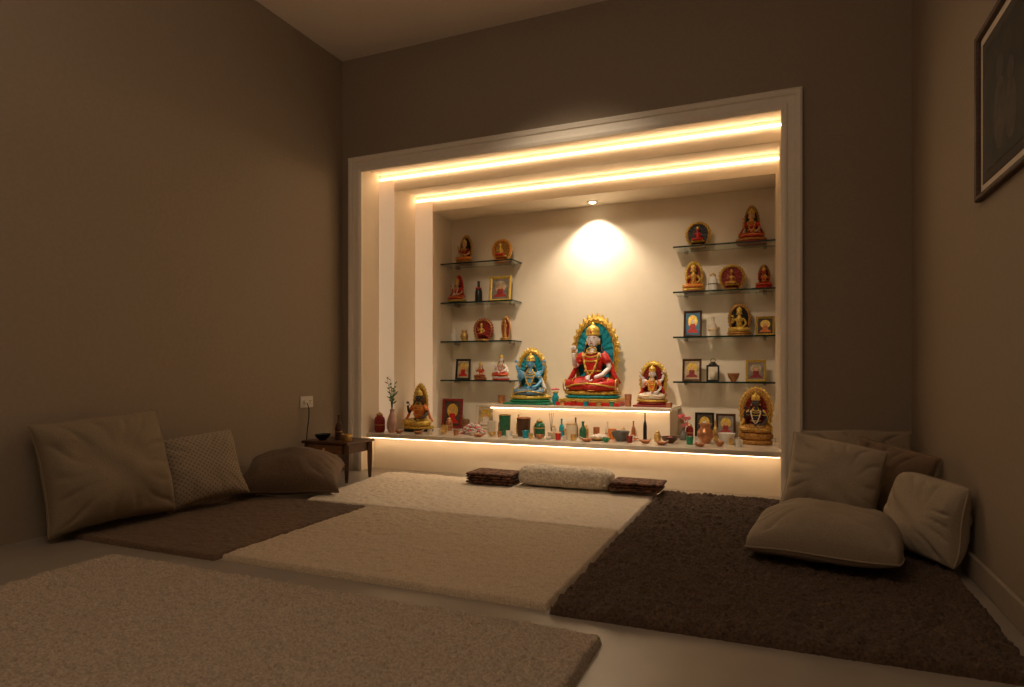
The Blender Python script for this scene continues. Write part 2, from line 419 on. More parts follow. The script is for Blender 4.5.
    for sgn in (-1,1):
        ball(bm,(sgn*.104*s,oy-.01*s,Z(hz-.055)),(.018*s,.016*s,.028*s),sub=1)
        aa=(sgn*.210*s,oy,Z(hz-.32))
        tube(bm,[(aa[0]+.054*s*math.cos(a),aa[1]+.054*s*math.sin(a),aa[2]) for a in [2*PI*i/14 for i in range(14)]],.012*s,6,closed=True)
    if pose=='sit':
        for sgn in (-1,1):
            tube(bm,[(sgn*.40*s,oy-.14*s+.088*s*math.cos(a),Z(.09)+.088*s*math.sin(a)) for a in [2*PI*i/16 for i in range(16)]],.012*s,6,closed=True)
            tube(bm,[(sgn*.27*s,oy-.09*s+.108*s*math.cos(a),Z(.095)+.104*s*math.sin(a)) for a in [2*PI*i/16 for i in range(16)]],.010*s,6,closed=True)
        tube(bm,[(-.36*s,oy-.22*s,Z(.06)),(-.2*s,oy-.325*s,Z(.10)),(0,oy-.35*s,Z(.12)),(.2*s,oy-.355*s,Z(.10)),(.38*s,oy-.22*s,Z(.06))],.013*s,6)
    mk('jewellery',bm,crown,e)
    if garl:
        bm=bmesh.new(); n=49; pts=[]; rad=[]
        low=.33 if pose=='sit' else .46
        for i in range(n):
            q=-1+2*i/(n-1)
            pts.append((q*.125*s,oy-((.125 if blouse else .105)+.06*(1-q*q))*s,Z(hz-.20-low*(1-q*q)))); rad.append(s*(.008+.012*abs(math.sin(PI*i/4))))
        tube(bm,pts,rad,6); mk('garland',bm,garl,e)
    if scarf:
        bm=bmesh.new()
        for sgn in (-1,1):
            tube(bm,[(sgn*.12*s,oy+.06*s,Z(hz-.17)),(sgn*.2*s,oy-.01*s,Z(hz-.23)),(sgn*.255*s,oy+.06*s,Z(hz-.36)),(sgn*.33*s,oy-.0*s,Z(hz-.55)),(sgn*.42*s,oy+.0*s,Z(hz-.66))],[.022*s,.036*s,.034*s,.040*s,.018*s],8)
        mk('scarf',bm,scarf,e)
    if hal:
        hw=hal.get('w',.9)*W
        halo(e,hw,p*.75,Ht,.145*s+.01,hal.get('b',M_gold),hal.get('i',M_dred),hal.get('s','arch'),hal.get('f'),hal.get('d'),hal.get('n',.74))
    return e

def medallion(label,loc,D,mb,mi_,mf,figm,robe):
    e=empty('round_plaque',loc,label,'statue','round ornate plaques on the shelves')
    w=D*.30
    bm=bmesh.new(); lathe(bm,[(w,0),(w*1.05,.03*D),(w*.8,.06*D),(w*.6,.10*D)],32,sy=.6); mk('pedestal',bm,mb,e)
    halo(e,D*.97,.06*D,D,.02,mb,mi_,'round',mf,mf)
    s=D*.52
    inst(T_body,'body',figm,e,s,.24*D,y=-.015); inst(T_legs,'robe',robe,e,s,.24*D,y=-.015)
    bm=bmesh.new(); lathe(bm,[(.10*s,.24*D+.83*s),(.12*s,.24*D+.89*s),(.08*s,.24*D+.98*s),(0,.24*D+1.05*s)],16,c=(0,-.015,0)); mk('crown',bm,M_gold,e)
    bm=bmesh.new(); lathe(bm,[(.2*D,.19*D),(.25*D,.22*D),(.22*D,.26*D)],40,sy=.55,petals=16,pamp=.12); mk('lotus_seat',bm,mf,e)
    return e

GS='painted deity statues of the shrine'
statue('large seated deity statue in red robe with tall gold arch',(-1.11,3.965,PZ+.045),.54,.385,M_pale,M_red,(M_teal,M_gold),dict(w=.84,b=M_gold,i=M_teal,f=M_gold,d=M_dgold,n=.76),arms=2,garl=M_gold,scarf=M_red,group=GS,pedh=.10,blouse=M_red)
statue('blue-skinned seated deity statue with gold arch and blue robe',(-1.515,3.90,PZ+.015),.355,.29,M_blue,M_robeb,(M_green,M_gold),dict(w=.72,b=M_gold,i=M_teal,f=M_gold,d=M_dgold),arms=4,garl=M_gold,scarf=M_white,group=GS,rot=.15)
statue('small pale seated deity statue in white and red with gold arch',(-.727,3.96,PZ+.012),.27,.20,M_pale,M_petal,(M_dred,M_gold),dict(w=.9,b=M_gold,i=M_dred),arms=4,garl=M_gold,scarf=M_red,group=GS,blouse=M_orange)
def stepbase(x,y,w,d,h,cols,lab):
    e=empty('statue_base',(x,y,PZ),lab,'plinth','stepped painted plinths under the statues')
    n=len(cols)
    for i,c in enumerate(cols):
        bm=bmesh.new(); k=1-.07*i
        box(bm,-w/2*k,w/2*k,-d/2*k,d/2*k,h*i/n+.0002,h*(i+1)/n)
        mk('tier',bm,c,e,smooth=False,bevel=.002)
stepbase(-1.11,3.965,.41,.29,.044,[M_red,M_gold],'red and gold stepped plinth carrying the largest statue')
stepbase(-1.515,3.90,.31,.21,.014,[M_green],'thin green plinth under the blue statue')
stepbase(-.727,3.96,.21,.16,.011,[M_dred],'thin dark red plinth under the small pale statue')
statue('dark-skinned seated deity statue with gold and orange robe',(-2.262,3.72,CZ),.32,.225,M_dskin,M_gold,(M_black,M_gold),dict(w=.50,b=M_gold,i=M_dgold),garl=M_orange,scarf=M_orange,group=GS,rot=.2,blouse=M_orange)
statue('seated dark deity statue in an ornate wide gold arch',(-.122,3.80,CZ),.318,.19,M_dskin,M_dgold,(M_dgold,M_dgold),dict(w=.98,b=M_dgold,i=M_dred,f=M_gold,d=M_gold,n=.62),garl=M_petal,scarf=M_gold,group=GS,pedh=.22)
SY=4.085
statue('dark seated statuette with orange robe on the top glass shelf',(-2.10,SY,SZ[0]),.215,.135,M_tan,M_orange,(M_dred,M_dgold),dict(w=.75,b=M_dgold,i=M_black),garl=M_orange,group=GS,blouse=M_dred)
medallion('round orange and gold ornate plaque with small seated figure',(-1.81,SY,SZ[0]),.165,M_orange,M_dgold,M_gold,M_gold,M_red)
statue('red seated statuette with gold crown on glass shelf',(-2.16,SY,SZ[1]),.205,.15,M_tan,M_red,(M_black,M_gold),dict(w=.5,b=M_red,i=M_dred),garl=M_white,scarf=M_red,group=GS,blouse=M_red)
medallion('round dark red plaque with seated figure on glass shelf',(-1.955,SY,SZ[2]),.165,M_dgold,M_dred,M_dred,M_gold,M_dred)
statue('slim standing bronze statuette on glass shelf',(-1.78,SY,SZ[2]),.17,.075,M_dgold,M_dgold,(M_dgold,M_dgold),dict(w=1,b=M_dgold,i=M_dred),pose='stand',crown=M_dgold,garl=None,group=GS)
statue('tiny red seated statuette on the lowest glass shelf',(-1.97,SY,SZ[3]),.135,.10,M_tan,M_dred,(M_dred,M_dgold),None,garl=None,group=GS,blouse=M_red)
statue('white and red seated statuette with gold crown on lowest glass shelf',(-1.81,SY,SZ[3]),.215,.135,M_pale,M_red,(M_red,M_white),None,garl=M_red,scarf=M_white,group=GS)
medallion('round black and red plaque with gold beaded rim on glass shelf',(-.468,SY,SZ[0]),.165,M_dgold,M_black,M_gold,M_red,M_red)
statue('red seated deity statuette with black hair on the top glass shelf',(-.155,SY,SZ[0]),.235,.185,M_tan,M_red,(M_red,M_dgold),dict(w=.5,b=M_dgold,i=M_black),garl=M_gold,scarf=M_dred,group=GS,blouse=M_red)
statue('seated statuette in orange robe with dark gold arch',(-.495,SY,SZ[1]),.20,.14,M_gold,M_orange,(M_dred,M_gold),dict(w=.8,b=M_gold,i=M_dred),garl=M_red,group=GS)
medallion('round gold arch plaque with small seated figure on glass shelf',(-.268,SY,SZ[1]),.165,M_dgold,M_dred,M_gold,M_dgold,M_dgold)
statue('small red seated statuette with gold crown',(-.085,SY,SZ[1]),.15,.10,M_red,M_red,(M_gold,M_red),dict(w=.7,b=M_dgold,i=M_dred),garl=M_gold,group=GS)
statue('gold seated statuette with round gold arch on glass shelf',(-.225,SY,SZ[2]),.20,.145,M_gold,M_gold,(M_dgold,M_dgold),dict(w=.95,b=M_dgold,i=M_black),garl=None,group=GS)

# ------------------------------------------------------------------ framed pictures
def picture(label,loc,w,h,mf,bg,robe,headm,rot=0,lean=.12,group='small framed pictures of the shrine',disc=None):
    disc=disc or M_gold
    e=empty('framed_picture',loc,label,'picture',group,rot)
    M=Euler((-lean,0,0)).to_matrix().to_4x4()
    b=w*.11; t=.012
    bm=bmesh.new()
    prof=[(0,0),(0,-t),(b*.35,-t*1.3),(b*.7,-t*.8),(b,-t*.55),(b,0)]
    rows=[]
    for o_,d_ in prof:
        rows.append([bm.verts.new(M@Vector(p)) for p in ((-w/2+o_,d_,o_),(w/2-o_,d_,o_),(w/2-o_,d_,h-o_),(-w/2+o_,d_,h-o_))])
    for A,B in zip(rows,rows[1:]):
        for i in range(4): bm.faces.new([A[i],A[(i+1)%4],B[(i+1)%4],B[i]])
    mk('frame',bm,mf,e,smooth=False)
    bm=bmesh.new()
    box(bm,-w/2+b*.6,w/2-b*.6,-.003,-.0005,b*.6,h-b*.6,0,M)
    def disc_(cx,cz,rx,rz,y,mi,n=24):
        vs=[bm.verts.new(M@Vector((cx+rx*math.cos(2*PI*i/n),y,cz+rz*math.sin(2*PI*i/n)))) for i in range(n)]
        f=bm.faces.new(vs); f.material_index=mi
    iw=w-2*b; ih=h-2*b
    disc_(0,h*.60,iw*.34,ih*.28,-.0037,3)
    poly=[(-.40,.10),(.40,.10),(.34,.20),(.18,.28),(.20,.46),(.08,.52),(-.08,.52),(-.20,.46),(-.18,.28),(-.34,.20)]
    vs=[bm.verts.new(M@Vector((x*iw,-.0044,b+z*ih))) for x,z in poly]; f=bm.faces.new(vs); f.material_index=1
    disc_(0,b+ih*.60,iw*.12,ih*.11,-.0051,2)
    poly=[(-.12,.67),(.12,.67),(.05,.76),(0,.84),(-.05,.76)]
    vs=[bm.verts.new(M@Vector((x*iw,-.0058,b+z*ih))) for x,z in poly]; f=bm.faces.new(vs); f.material_index=3
    mk('picture_print',bm,[bg,robe,headm,disc],e,smooth=False)
    bm=bmesh.new()
    tp=M@Vector((0,0,h*.6)); tube(bm,[tp,(0,tp.y+h*.10,0.002)],.003,6)
    mk('easel_leg',bm,mf,e)
    return e
M_pbg=mat('print_dark',(.07,.045,.03),.5,scale=14,var=.6)
M_pbl=mat('print_blue',(.06,.20,.34),.5,scale=14,var=.5)
M_pcr=mat('print_cream',(.50,.38,.24),.5,scale=24,var=.5)
M_prd=mat('print_red',(.40,.04,.03),.5,scale=24,var=.5)
M_pgr=mat('print_greyed',(.24,.21,.18),.5,scale=24,var=.4)
picture('gold-framed picture of a robed figure on glass shelf',(-1.82,4.09,SZ[1]),.165,.18,M_gold,M_pgr,M_prd,M_tan,disc=M_pcr)
picture('small black-framed picture of a deity on the lowest shelf',(-2.12,4.10,SZ[3]),.115,.15,M_black,M_pcr,M_red,M_tan)
picture('small blue picture of a deity in a dark frame',(-.50,4.09,SZ[2]),.11,.165,M_wood,M_pbl,M_red,M_pale)
picture('small square gold-framed picture on glass shelf',(-.078,4.09,SZ[2]),.105,.115,M_gold,M_pbg,M_orange,M_tan)
picture('dark wood framed picture of a deity on lowest shelf',(-.505,4.09,SZ[3]),.115,.14,M_wood,M_pcr,M_dred,M_tan)
picture('gold-framed picture with grey print on lowest shelf',(-.13,4.09,SZ[3]),.115,.13,M_gold,M_pgr,M_dred,M_tan,disc=M_pcr)
picture('red-framed picture of a red deity standing on the counter',(-2.155,4.0,CZ),.155,.21,M_dred,M_pbg,M_red,M_tan,rot=.12)
picture('pale framed print leaning at the back of the counter',(-1.91,4.04,CZ),.15,.17,M_cream,M_pcr,M_petal,M_tan)
picture('dark framed print standing on the counter by the copper pot',(-.43,4.10,CZ),.115,.15,M_black,M_pbg,M_pgr,M_pale)
picture('brown framed print standing on the counter',(-.305,4.11,CZ),.115,.145,M_wood,M_pgr,M_prd,M_tan)

# ------------------------------------------------------------------ vessels & small things
def vessel(name,label,cat,loc,prof,m,group=None,rim=None,fill=None,lid=None,seg=28):
    bm=bmesh.new(); lathe(bm,prof,seg)
    o=mk(name,bm,m,None,loc); smoothsharp(o,50); tag(o,label,cat,group)
    if rim:
        r,z,t=rim[:3]; bm=bmesh.new(); tube(bm,[(r*math.cos(a),r*math.sin(a),z) for a in [2*PI*i/24 for i in range(24)]],t,6,closed=True); mk('rim',bm,rim[3],o)
    if fill:
        r,z,fm,nn=fill; bm=bmesh.new()
        for i in range(nn):
            a=i*2.4; q=r*math.sqrt(i/nn)
            ball(bm,(q*math.cos(a),q*math.sin(a),z+.25*(r-q)),r*.26,sub=1)
        f=mk('filling',bm,fm,o); f['kind']='stuff'
    if lid:
        bm=bmesh.new(); r,z=lid[:2]; lathe(bm,[(r,z),(r*1.05,z+.15*r),(r*.8,z+.5*r),(r*.2,z+.7*r),(r*.25,z+.95*r),(0,z+1.1*r)],24); mk('lid',bm,lid[2],o)
    return o
def cup(r,h,t=.003): return [(0,0),(r*.82,0),(r*.88,h*.05),(r,h),(r-t,h),(r*.85-t,h*.08+t),(0,h*.08+t)]
def bowlp(r,h,t=.004): return [(0,0),(r*.42,0),(r*.45,h*.1),(r*.8,h*.45),(r,h),(r-t,h),(r*.76,h*.48),(r*.4,h*.18),(0,h*.15)]
def jarp(r,h): return [(0,0),(r*.8,0),(r,h*.12),(r*1.0,h*.6),(r*.85,h*.76),(r*.55,h*.82),(r*.6,h*.88)]
def bottlep(r,h): return [(0,0),(r*.9,0),(r,h*.06),(r,h*.5),(r*.75,h*.62),(r*.35,h*.72),(r*.33,h*.95),(r*.42,h*.96),(r*.42,h),(0,h)]
def potp(r,h,t=.003): return [(0,0),(r*.5,0),(r*.55,h*.05),(r,h*.38),(r*.95,h*.6),(r*.55,h*.82),(r*.75,h),(r*.75-t,h),(r*.5,h*.84),(0,h*.7)]
VG='small vessels on the altar counter'
vessel('lidded_jar','dark red lidded jar standing at the end of the counter','jar',(-2.462,3.555,CZ),jarp(.036,.13),M_dred,VG,lid=(.022,.113,M_brass),rim=(.0365,.05,.003,M_brass))
vessel('candle_cup','cream candle in a short cup beside the green glass','candle',(-1.715,3.72,CZ),cup(.028,.085),M_cream,VG,fill=(.018,.07,M_wax,8))
vessel('tumbler','dark green glazed tumbler with gold rim','cup',(-1.612,3.70,CZ),cup(.038,.13),M_dgreen,VG,rim=(.038,.13,.003,M_brass),fill=(.030,.115,M_leaf,14))
vessel('tumbler','dark brown cup with copper rim and pale petals','cup',(-1.479,3.69,CZ),cup(.044,.115),M_wood,VG,rim=(.044,.115,.004,M_copper),fill=(.036,.097,M_petal,14))
vessel('lidded_jar','green and brass lidded jar on the counter','jar',(-1.365,3.67,CZ),jarp(.034,.11),M_dgreen,VG,lid=(.021,.096,M_brass),rim=(.034,.058,.003,M_brass))
vessel('bowl','small cream bowl filled with red powder','bowl',(-1.262,3.645,CZ),bowlp(.042,.038),M_cream,VG,fill=(.026,.026,M_red,14))
vessel('bowl','small brass bowl filled with orange petals','bowl',(-1.20,3.74,CZ),bowlp(.032,.05),M_brass,VG,fill=(.022,.035,M_orange,12))
vessel('candle_cup','wide cream candle cup with gold rim','candle',(-1.155,3.66,CZ),cup(.034,.09),M_wax,VG,rim=(.034,.09,.003,M_brass))
vessel('bottle','small dark green bottle between candle and offering plate','bottle',(-1.09,3.68,CZ),bottlep(.022,.105),M_dgreen,VG)
vessel('offering_plate','brass offering plate heaped with flowers','plate',(-.985,3.65,CZ),[(0,0),(.035,0),(.062,.014),(.064,.017),(.06,.017),(.034,.005),(0,.005)],M_brass,VG,fill=(.045,.018,M_petal,26))
vessel('bowl','dark grey stoneware bowl near the counter edge','bowl',(-.855,3.65,CZ),bowlp(.055,.058),M_grey,VG)
vessel('bottle','slender dark glass bottle beside the loose blossoms','bottle',(-.728,3.735,CZ),bottlep(.011,.165),M_black,VG)
vessel('bowl','small dark bowl with pink petals','bowl',(-.575,3.67,CZ),bowlp(.050,.036),M_wood,VG,fill=(.03,.022,M_pink,14))
vessel('water_pot','round copper water pot with flared neck','pot',(-.387,3.735,CZ),potp(.046,.11),M_copper,VG,rim=(.034,.11,.003,M_copper))
vessel('bowl','white ceramic bowl on a small foot','bowl',(-.275,3.77,CZ),bowlp(.048,.058),M_white,VG)
vessel('cup','small orange cup beside the grey bowl','cup',(-.925,3.74,CZ),cup(.026,.06),M_orange,VG,fill=(.018,.05,M_gold,8))
vessel('cup','small brass cup beside the dark seated statue','cup',(-2.05,3.70,CZ),cup(.024,.05),M_brass,VG)
vessel('tumbler','small brown wooden cup beside the flower heap','cup',(-1.96,3.83,CZ),cup(.028,.08),M_mwood,VG)
more=[(-1.43,3.60,'cup',.020,.045,M_teal,M_petal,'small teal cup holding white petals'),
(-1.54,3.60,'cup',.020,.040,M_white,M_orange,'small white cup with orange powder'),
(-1.66,3.61,'bowl',.026,.026,M_brass,M_red,'tiny brass bowl with red powder'),
(-1.33,3.58,'bowl',.026,.026,M_copper,M_petal,'tiny copper bowl with white petals'),
(-1.21,3.57,'cup',.018,.040,M_red,M_gold,'small red cup near the counter edge'),
(-1.12,3.58,'cup',.018,.036,M_brass,M_pink,'small brass cup with pink petals'),
(-.92,3.57,'bowl',.024,.024,M_green,M_petal,'tiny green bowl with petals'),
(-.79,3.60,'cup',.018,.038,M_dred,M_gold,'small dark red cup'),
(-1.665,3.765,'jar',.022,.10,M_mwood,None,'small brown jar with brass lid at the raised step'),
(-1.545,3.765,'bottle',.016,.13,M_brass,None,'slim brass bottle at the raised step'),
(-1.42,3.765,'jar',.022,.085,M_orange,None,'small orange jar at the raised step'),
(-1.255,3.77,'bottle',.016,.11,M_teal,None,'slim teal bottle at the raised step'),
(-1.10,3.765,'jar',.020,.08,M_brass,None,'small brass jar at the raised step'),
(-1.03,3.765,'cup',.020,.065,M_copper,M_red,'small copper goblet with red petals'),
(-.865,3.765,'jar',.020,.07,M_cream,None,'small cream jar at the raised step'),
(-2.08,3.82,'jar',.022,.09,M_copper,None,'small copper jar beside the red-framed picture'),
(-2.00,3.60,'bowl',.024,.024,M_brass,M_orange,'tiny brass bowl with orange petals near the counter edge'),
(-1.90,3.58,'cup',.018,.036,M_copper,M_petal,'small copper cup near the counter edge'),
(-.50,3.95,'jar',.022,.09,M_dred,None,'small dark red jar in front of the dark print'),
(-.345,3.88,'bottle',.016,.12,M_brass,None,'slim brass bottle in front of the brown print'),
(-.46,3.64,'cup',.020,.045,M_green,M_petal,'small green cup beside the copper pot'),
(-.30,3.62,'bowl',.028,.026,M_copper,M_orange,'tiny copper bowl with orange petals'),
(-.20,3.62,'cup',.018,.04,M_white,M_gold,'small white cup by the seated dark statue'),
(-1.60,3.59,'cup',.015,.035,M_copper,None,'tiny copper cup near the counter edge'),
(-1.49,3.57,'bowl',.020,.020,M_cream,M_red,'tiny cream bowl with red powder'),
(-1.385,3.57,'cup',.014,.032,M_brass,None,'tiny brass cup near the counter edge'),
(-1.27,3.56,'bowl',.018,.018,M_white,M_orange,'tiny white bowl with orange powder'),
(-1.165,3.56,'cup',.014,.028,M_cream,None,'tiny cream cup near the counter edge'),
(-1.31,3.775,'jar',.018,.065,M_cream,None,'tiny cream jar at the raised step'),
(-1.165,3.775,'bottle',.014,.12,M_mwood,None,'slim brown bottle at the raised step'),
(-.965,3.78,'bottle',.014,.10,M_cream,None,'slim cream bottle at the raised step'),
(-.805,3.775,'bottle',.013,.11,M_copper,None,'slim copper bottle at the raised step'),
(-.655,3.73,'jar',.020,.06,M_brass,None,'squat brass jar beside the dark bowl'),
(-1.79,3.60,'bowl',.024,.024,M_cream,M_pink,'tiny cream bowl with pink petals'),
(-2.08,3.56,'cup',.016,.034,M_cream,None,'tiny cream cup near the counter edge'),
(-.245,3.70,'cup',.015,.035,M_brass,None,'tiny brass cup beside the white bowl')]
for x,y,k,rr,hh,m,fm,lab in more:
    if k=='cup': vessel('cup',lab,'cup',(x,y,CZ),cup(rr,hh,.002),m,VG,fill=(rr*.72,hh*.88,fm,8) if fm else None)
    elif k=='bowl': vessel('bowl',lab,'bowl',(x,y,CZ),bowlp(rr,hh,.002),m,VG,fill=(rr*.65,hh*.65,fm,10) if fm else None)
    elif k=='jar': vessel('lidded_jar',lab,'jar',(x,y,CZ),jarp(rr,hh),m,VG,lid=(rr*.62,hh*.87,M_brass),rim=(rr*1.01,hh*.4,.002,M_brass))
    else: vessel('bottle',lab,'bottle',(x,y,CZ),bottlep(rr,hh),m,VG,rim=(rr*1.01,hh*.3,.002,M_dred))
PG='small vessels on the raised step'
vessel('vase','slim teal and gold vase holding a flower spray','vase',(-1.325,3.855,PZ),potp(.024,.085),M_teal,PG,rim=(.018,.085,.003,M_gold),fill=(.024,.10,M_pink,18))
vessel('candle_cup','small orange candle cup beside the largest statue','candle',(-.865,3.90,PZ),cup(.022,.075),M_clay,PG,fill=(.015,.065,M_wax,6))
vessel('cup','small copper cup on the raised step','cup',(-1.735,3.93,PZ),cup(.026,.055),M_copper,PG,fill=(.018,.045,M_orange,8))
pm=[(-1.27,3.82,M_brass,M_red,'brass'),(-1.19,3.805,M_red,M_gold,'red'),(-1.11,3.80,M_teal,M_orange,'teal'),(-1.03,3.805,M_brass,M_pink,'brass'),(-.95,3.82,M_green,M_petal,'green'),(-.61,3.86,M_clay,M_petal,'terracotta'),(-.90,3.99,M_white,M_orange,'white')]
for x,y,m,fm,cn in pm:
    vessel('cup','tiny %s offering cup in front of the statues'%cn,'cup',(x,y+.01,PZ),cup(.018,.03,.002),m,PG,fill=(.013,.028,fm,8))
SG='small bottles and jars on the glass shelves'
vessel('bottle','slim black bottle with red collar on glass shelf','bottle',(-1.985,SY,SZ[1]),bottlep(.026,.15),M_black,SG,rim=(.018,.10,.006,M_red))
vessel('bottle','small white bottle on glass shelf','bottle',(-2.185,SY,SZ[2]),bottlep(.022,.095),M_white,SG)
vessel('water_pot','small brass pot on glass shelf','pot',(-2.10,SY,SZ[2]),potp(.030,.08),M_brass,SG)
vessel('lidded_jar','white lidded jar on glass shelf','jar',(-.378,SY,SZ[1]),jarp(.028,.11),M_white,SG,lid=(.018,.097,M_brass),rim=(.0285,.045,.003,M_black))
vessel('bottle','white and gold bottle on glass shelf','bottle',(-.378,SY,SZ[2]),bottlep(.026,.12),M_cream,SG,rim=(.027,.04,.003,M_gold))
vessel('bowl','small brown bowl on the lowest glass shelf','bowl',(-.258,SY,SZ[3]),bowlp(.036,.05),M_copper,SG,fill=(.022,.035,M_orange,10))
e=empty('candle_lantern',(-.378,SY,SZ[3]),'small dark metal candle lantern on glass shelf','lantern')
bm=bmesh.new()
box(bm,-.036,.036,-.03,.03,0,.01); box(bm,-.036,.036,-.03,.03,.09,.10)
for sx in (-1,1):
    for sy in (-1,1): box(bm,sx*.033-.003,sx*.033+.003,sy*.027-.003,sy*.027+.003,.01,.09)
lathe(bm,[(.03,.10),(.012,.12),(.0,.122)],4)
tube(bm,[(.014*math.cos(a),0,.128+.012*math.sin(a)) for a in [2*PI*i/12 for i in range(12)]],.002,5,closed=True)
mk('lantern_frame',bm,M_black,e,smooth=False)
bm=bmesh.new(); lathe(bm,[(.018,.0105),(.018,.06),(.0,.062)],16); mk('candle',bm,M_wax,e)
LG='small clay oil lamps along the counter'
for i,(x,y) in enumerate([(-2.30,3.54),(-2.16,3.55),(-.70,3.60),(-.60,3.55),(-1.03,3.55),(-.40,3.57),(-1.72,3.54)]):
    bm=bmesh.new()
    lathe(bm,[(0,0),(.014,0),(.026,.012),(.028,.018),(.025,.018),(.015,.007),(0,.006)],20,sx=1.15)
    tube(bm,[(.022,0,.014),(.038,0,.018)],[.008,.004],6)
    o=tag(mk('oil_lamp',bm,M_clay,None,(x,y,CZ),rot=(0,0,random.uniform(0,6))),'small terracotta oil lamp on the stone counter','oil lamp',LG)
    bm=bmesh.new(); tube(bm,[(.0,0,.008),(.02,0,.017),(.038,0,.026)],[.003,.003,.002],5); mk('wick',bm,M_petal,o)
e=empty('potted_plant',(-2.372,3.565,CZ),'slim pale pink vase holding dark green leafy stems','plant')
bm=bmesh.new(); lathe(bm,[(0,0),(.022,0),(.034,.03),(.036,.06),(.026,.10),(.014,.13),(.014,.15),(.018,.155),(.013,.155),(.010,.13),(0,.12)],28); smoothsharp(mk('vase',bm,mat('blush_glaze',(.60,.36,.28),.3,scale=30,var=.2),e),50)
bm=bmesh.new(); bl=bmesh.new()
for i in range(7):
    a=i*2.4; rr=.022+.012*(i%3); hh=.27+.11*((i*37)%10)/10
    p0=Vector((0,0,.14)); p2=Vector((rr*math.cos(a),rr*math.sin(a),hh)); p1=(p0+p2)/2+Vector((0,0,.03))
    tube(bm,[p0,p1,p2],[.0022,.002,.0012],5)
    for k in range(5):
        q=p0.lerp(p2,.4+.15*k); aa=a+k*2.1
        ball(bl,q+Vector((math.cos(aa)*.012,math.sin(aa)*.012,.006)),(.016,.005,.0035),sub=1,rot=Euler((0,-.5,aa)))
mk('stems',bm,M_leaf,e); mk('leaves',bl,M_leaf,e)
e=empty('flower_vase',(-.525,3.86,CZ),'small dark vase with pink blossoms','vase')
bm=bmesh.new(); lathe(bm,bottlep(.022,.07)[:-1],20); mk('vase',bm,M_grey,e)
bm=bmesh.new(); b2=bmesh.new()
for i in range(9):
    a=i*2.4; q=Vector((.035*math.cos(a)*(i/9)**.5,.03*math.sin(a)*(i/9)**.5,.115+.03*math.cos(i*1.7)))
    tube(bm,[(0,0,.06),q],.0015,5)
    for k in range(5): ball(b2,q+Vector((.007*math.cos(k*1.256),-.004,.007*math.sin(k*1.256))),(.006,.005,.006),sub=1)
mk('stems',bm,M_leaf,e); mk('blossoms',b2,M_pink,e)
def heap(x,y,z,rr,h,m1,m2,lab,n=60):
    bm=bmesh.new()
    for i in range(n):
        a=i*2.39996; q=math.sqrt((i+.5)/n); zz=h*(1-q*q)
        for k in range(4):
            t=k*PI/2+i; s=.010
            ball(bm,(rr*q*math.cos(a)+s*.7*math.cos(t),.6*rr*q*math.sin(a)+s*.7*math.sin(t),max(.006,zz+random.uniform(-.004,.004))),(s*.8,s*.8,s*.55),int(i%3==0),sub=1)
    o=tag(mk('flower_heap',bm,[m1,m2],None,(x,y,z)),lab,'flowers','heaps of loose flower petals'); o['kind']='stuff'
heap(-1.835,3.69,CZ,.085,.065,M_petal,M_pink,'heap of pale white and pink blossoms on the counter')
heap(-.80,3.70,CZ,.04,.03,M_petal,M_orange,'small heap of loose blossoms on the counter',30)
e=empty('incense_holder',(-1.30,3.70,CZ),'small wooden incense holder with thin sticks','incense holder')
bm=bmesh.new(); lathe(bm,[(0,0),(.018,0),(.02,.008),(.012,.03),(0,.03)],16); mk('holder',bm,M_mwood,e)
for i in range(3):
    bm=bmesh.new(); tube(bm,[(0,0,.028),(.012*(i-1),.004*i,.15)],.0014,5); mk('incense_stick',bm,M_wood,e)

# ------------------------------------------------------------------ rugs
def rug(name,label,quad,th,m,amp,res,group='plush rugs on the floor',clump=.5,z=0.0,rr=.012):
    (ax,ay),(bx,by),(cx,cy),(dx,dy)=quad
    W=math.hypot(bx-ax,by-ay); D=math.hypot(dx-ax,dy-ay)
    nx=max(8,int(W/res)); ny=max(8,int(D/res))
    u=np.linspace(0,1,nx); v=np.linspace(0,1,ny); U,V=np.meshgrid(u,v)
    X=(1-V)*((1-U)*ax+U*bx)+V*((1-U)*dx+U*cx)
    Y=(1-V)*((1-U)*ay+U*by)+V*((1-U)*dy+U*cy)
    d=np.minimum(np.minimum(U,1-U)*W,np.minimum(V,1-V)*D)
    edge=np.sqrt(np.clip(1-(1-np.clip(d/rr,0,1))**2,0,1))
    rnd=np.random.rand(ny,nx)
    def smooth(a,k):
        for _ in range(k):
            a=(a+np.roll(a,1,0)+np.roll(a,-1,0)+np.roll(a,1,1)+np.roll(a,-1,1))/5
        return a
    sm=smooth(np.random.rand(ny,nx),3); sm=(sm-sm.mean())/sm.std()*.22
    lg=smooth(np.random.rand(ny,nx),40); lg=(lg-lg.mean())/lg.std()*.10
    hgt=th+amp*((1-clump)*(rnd-.5)+clump*sm*2+lg*.8)
    Z=z+edge*np.maximum(hgt,.004)
    jx=(np.random.rand(ny,nx)-.5)*res*.6; jy=(np.random.rand(ny,nx)-.5)*res*.6
    co=np.stack([X+jx,Y+jy,Z],-1).reshape(-1,3)
    idx=np.arange(nx*ny).reshape(ny,nx)
    F=np.stack([idx[:-1,:-1],idx[:-1,1:],idx[1:,1:],idx[1:,:-1]],-1).reshape(-1,4)
    me=bpy.data.meshes.new(name)
    me.vertices.add(len(co)); me.vertices.foreach_set('co',co.ravel())
    me.loops.add(F.size); me.loops.foreach_set('vertex_index',F.ravel())
    me.polygons.add(len(F)); me.polygons.foreach_set('loop_start',np.arange(0,F.size,4))
    me.update(calc_edges=True); me.validate()
    o=mk(name,me,m); return tag(o,label,'rug',group)
M_rlight=mat('rug_cream_pile',(.80,.69,.55),.95,scale=200,var=.14,bump=.8,sheen=.15,bdist=.003)
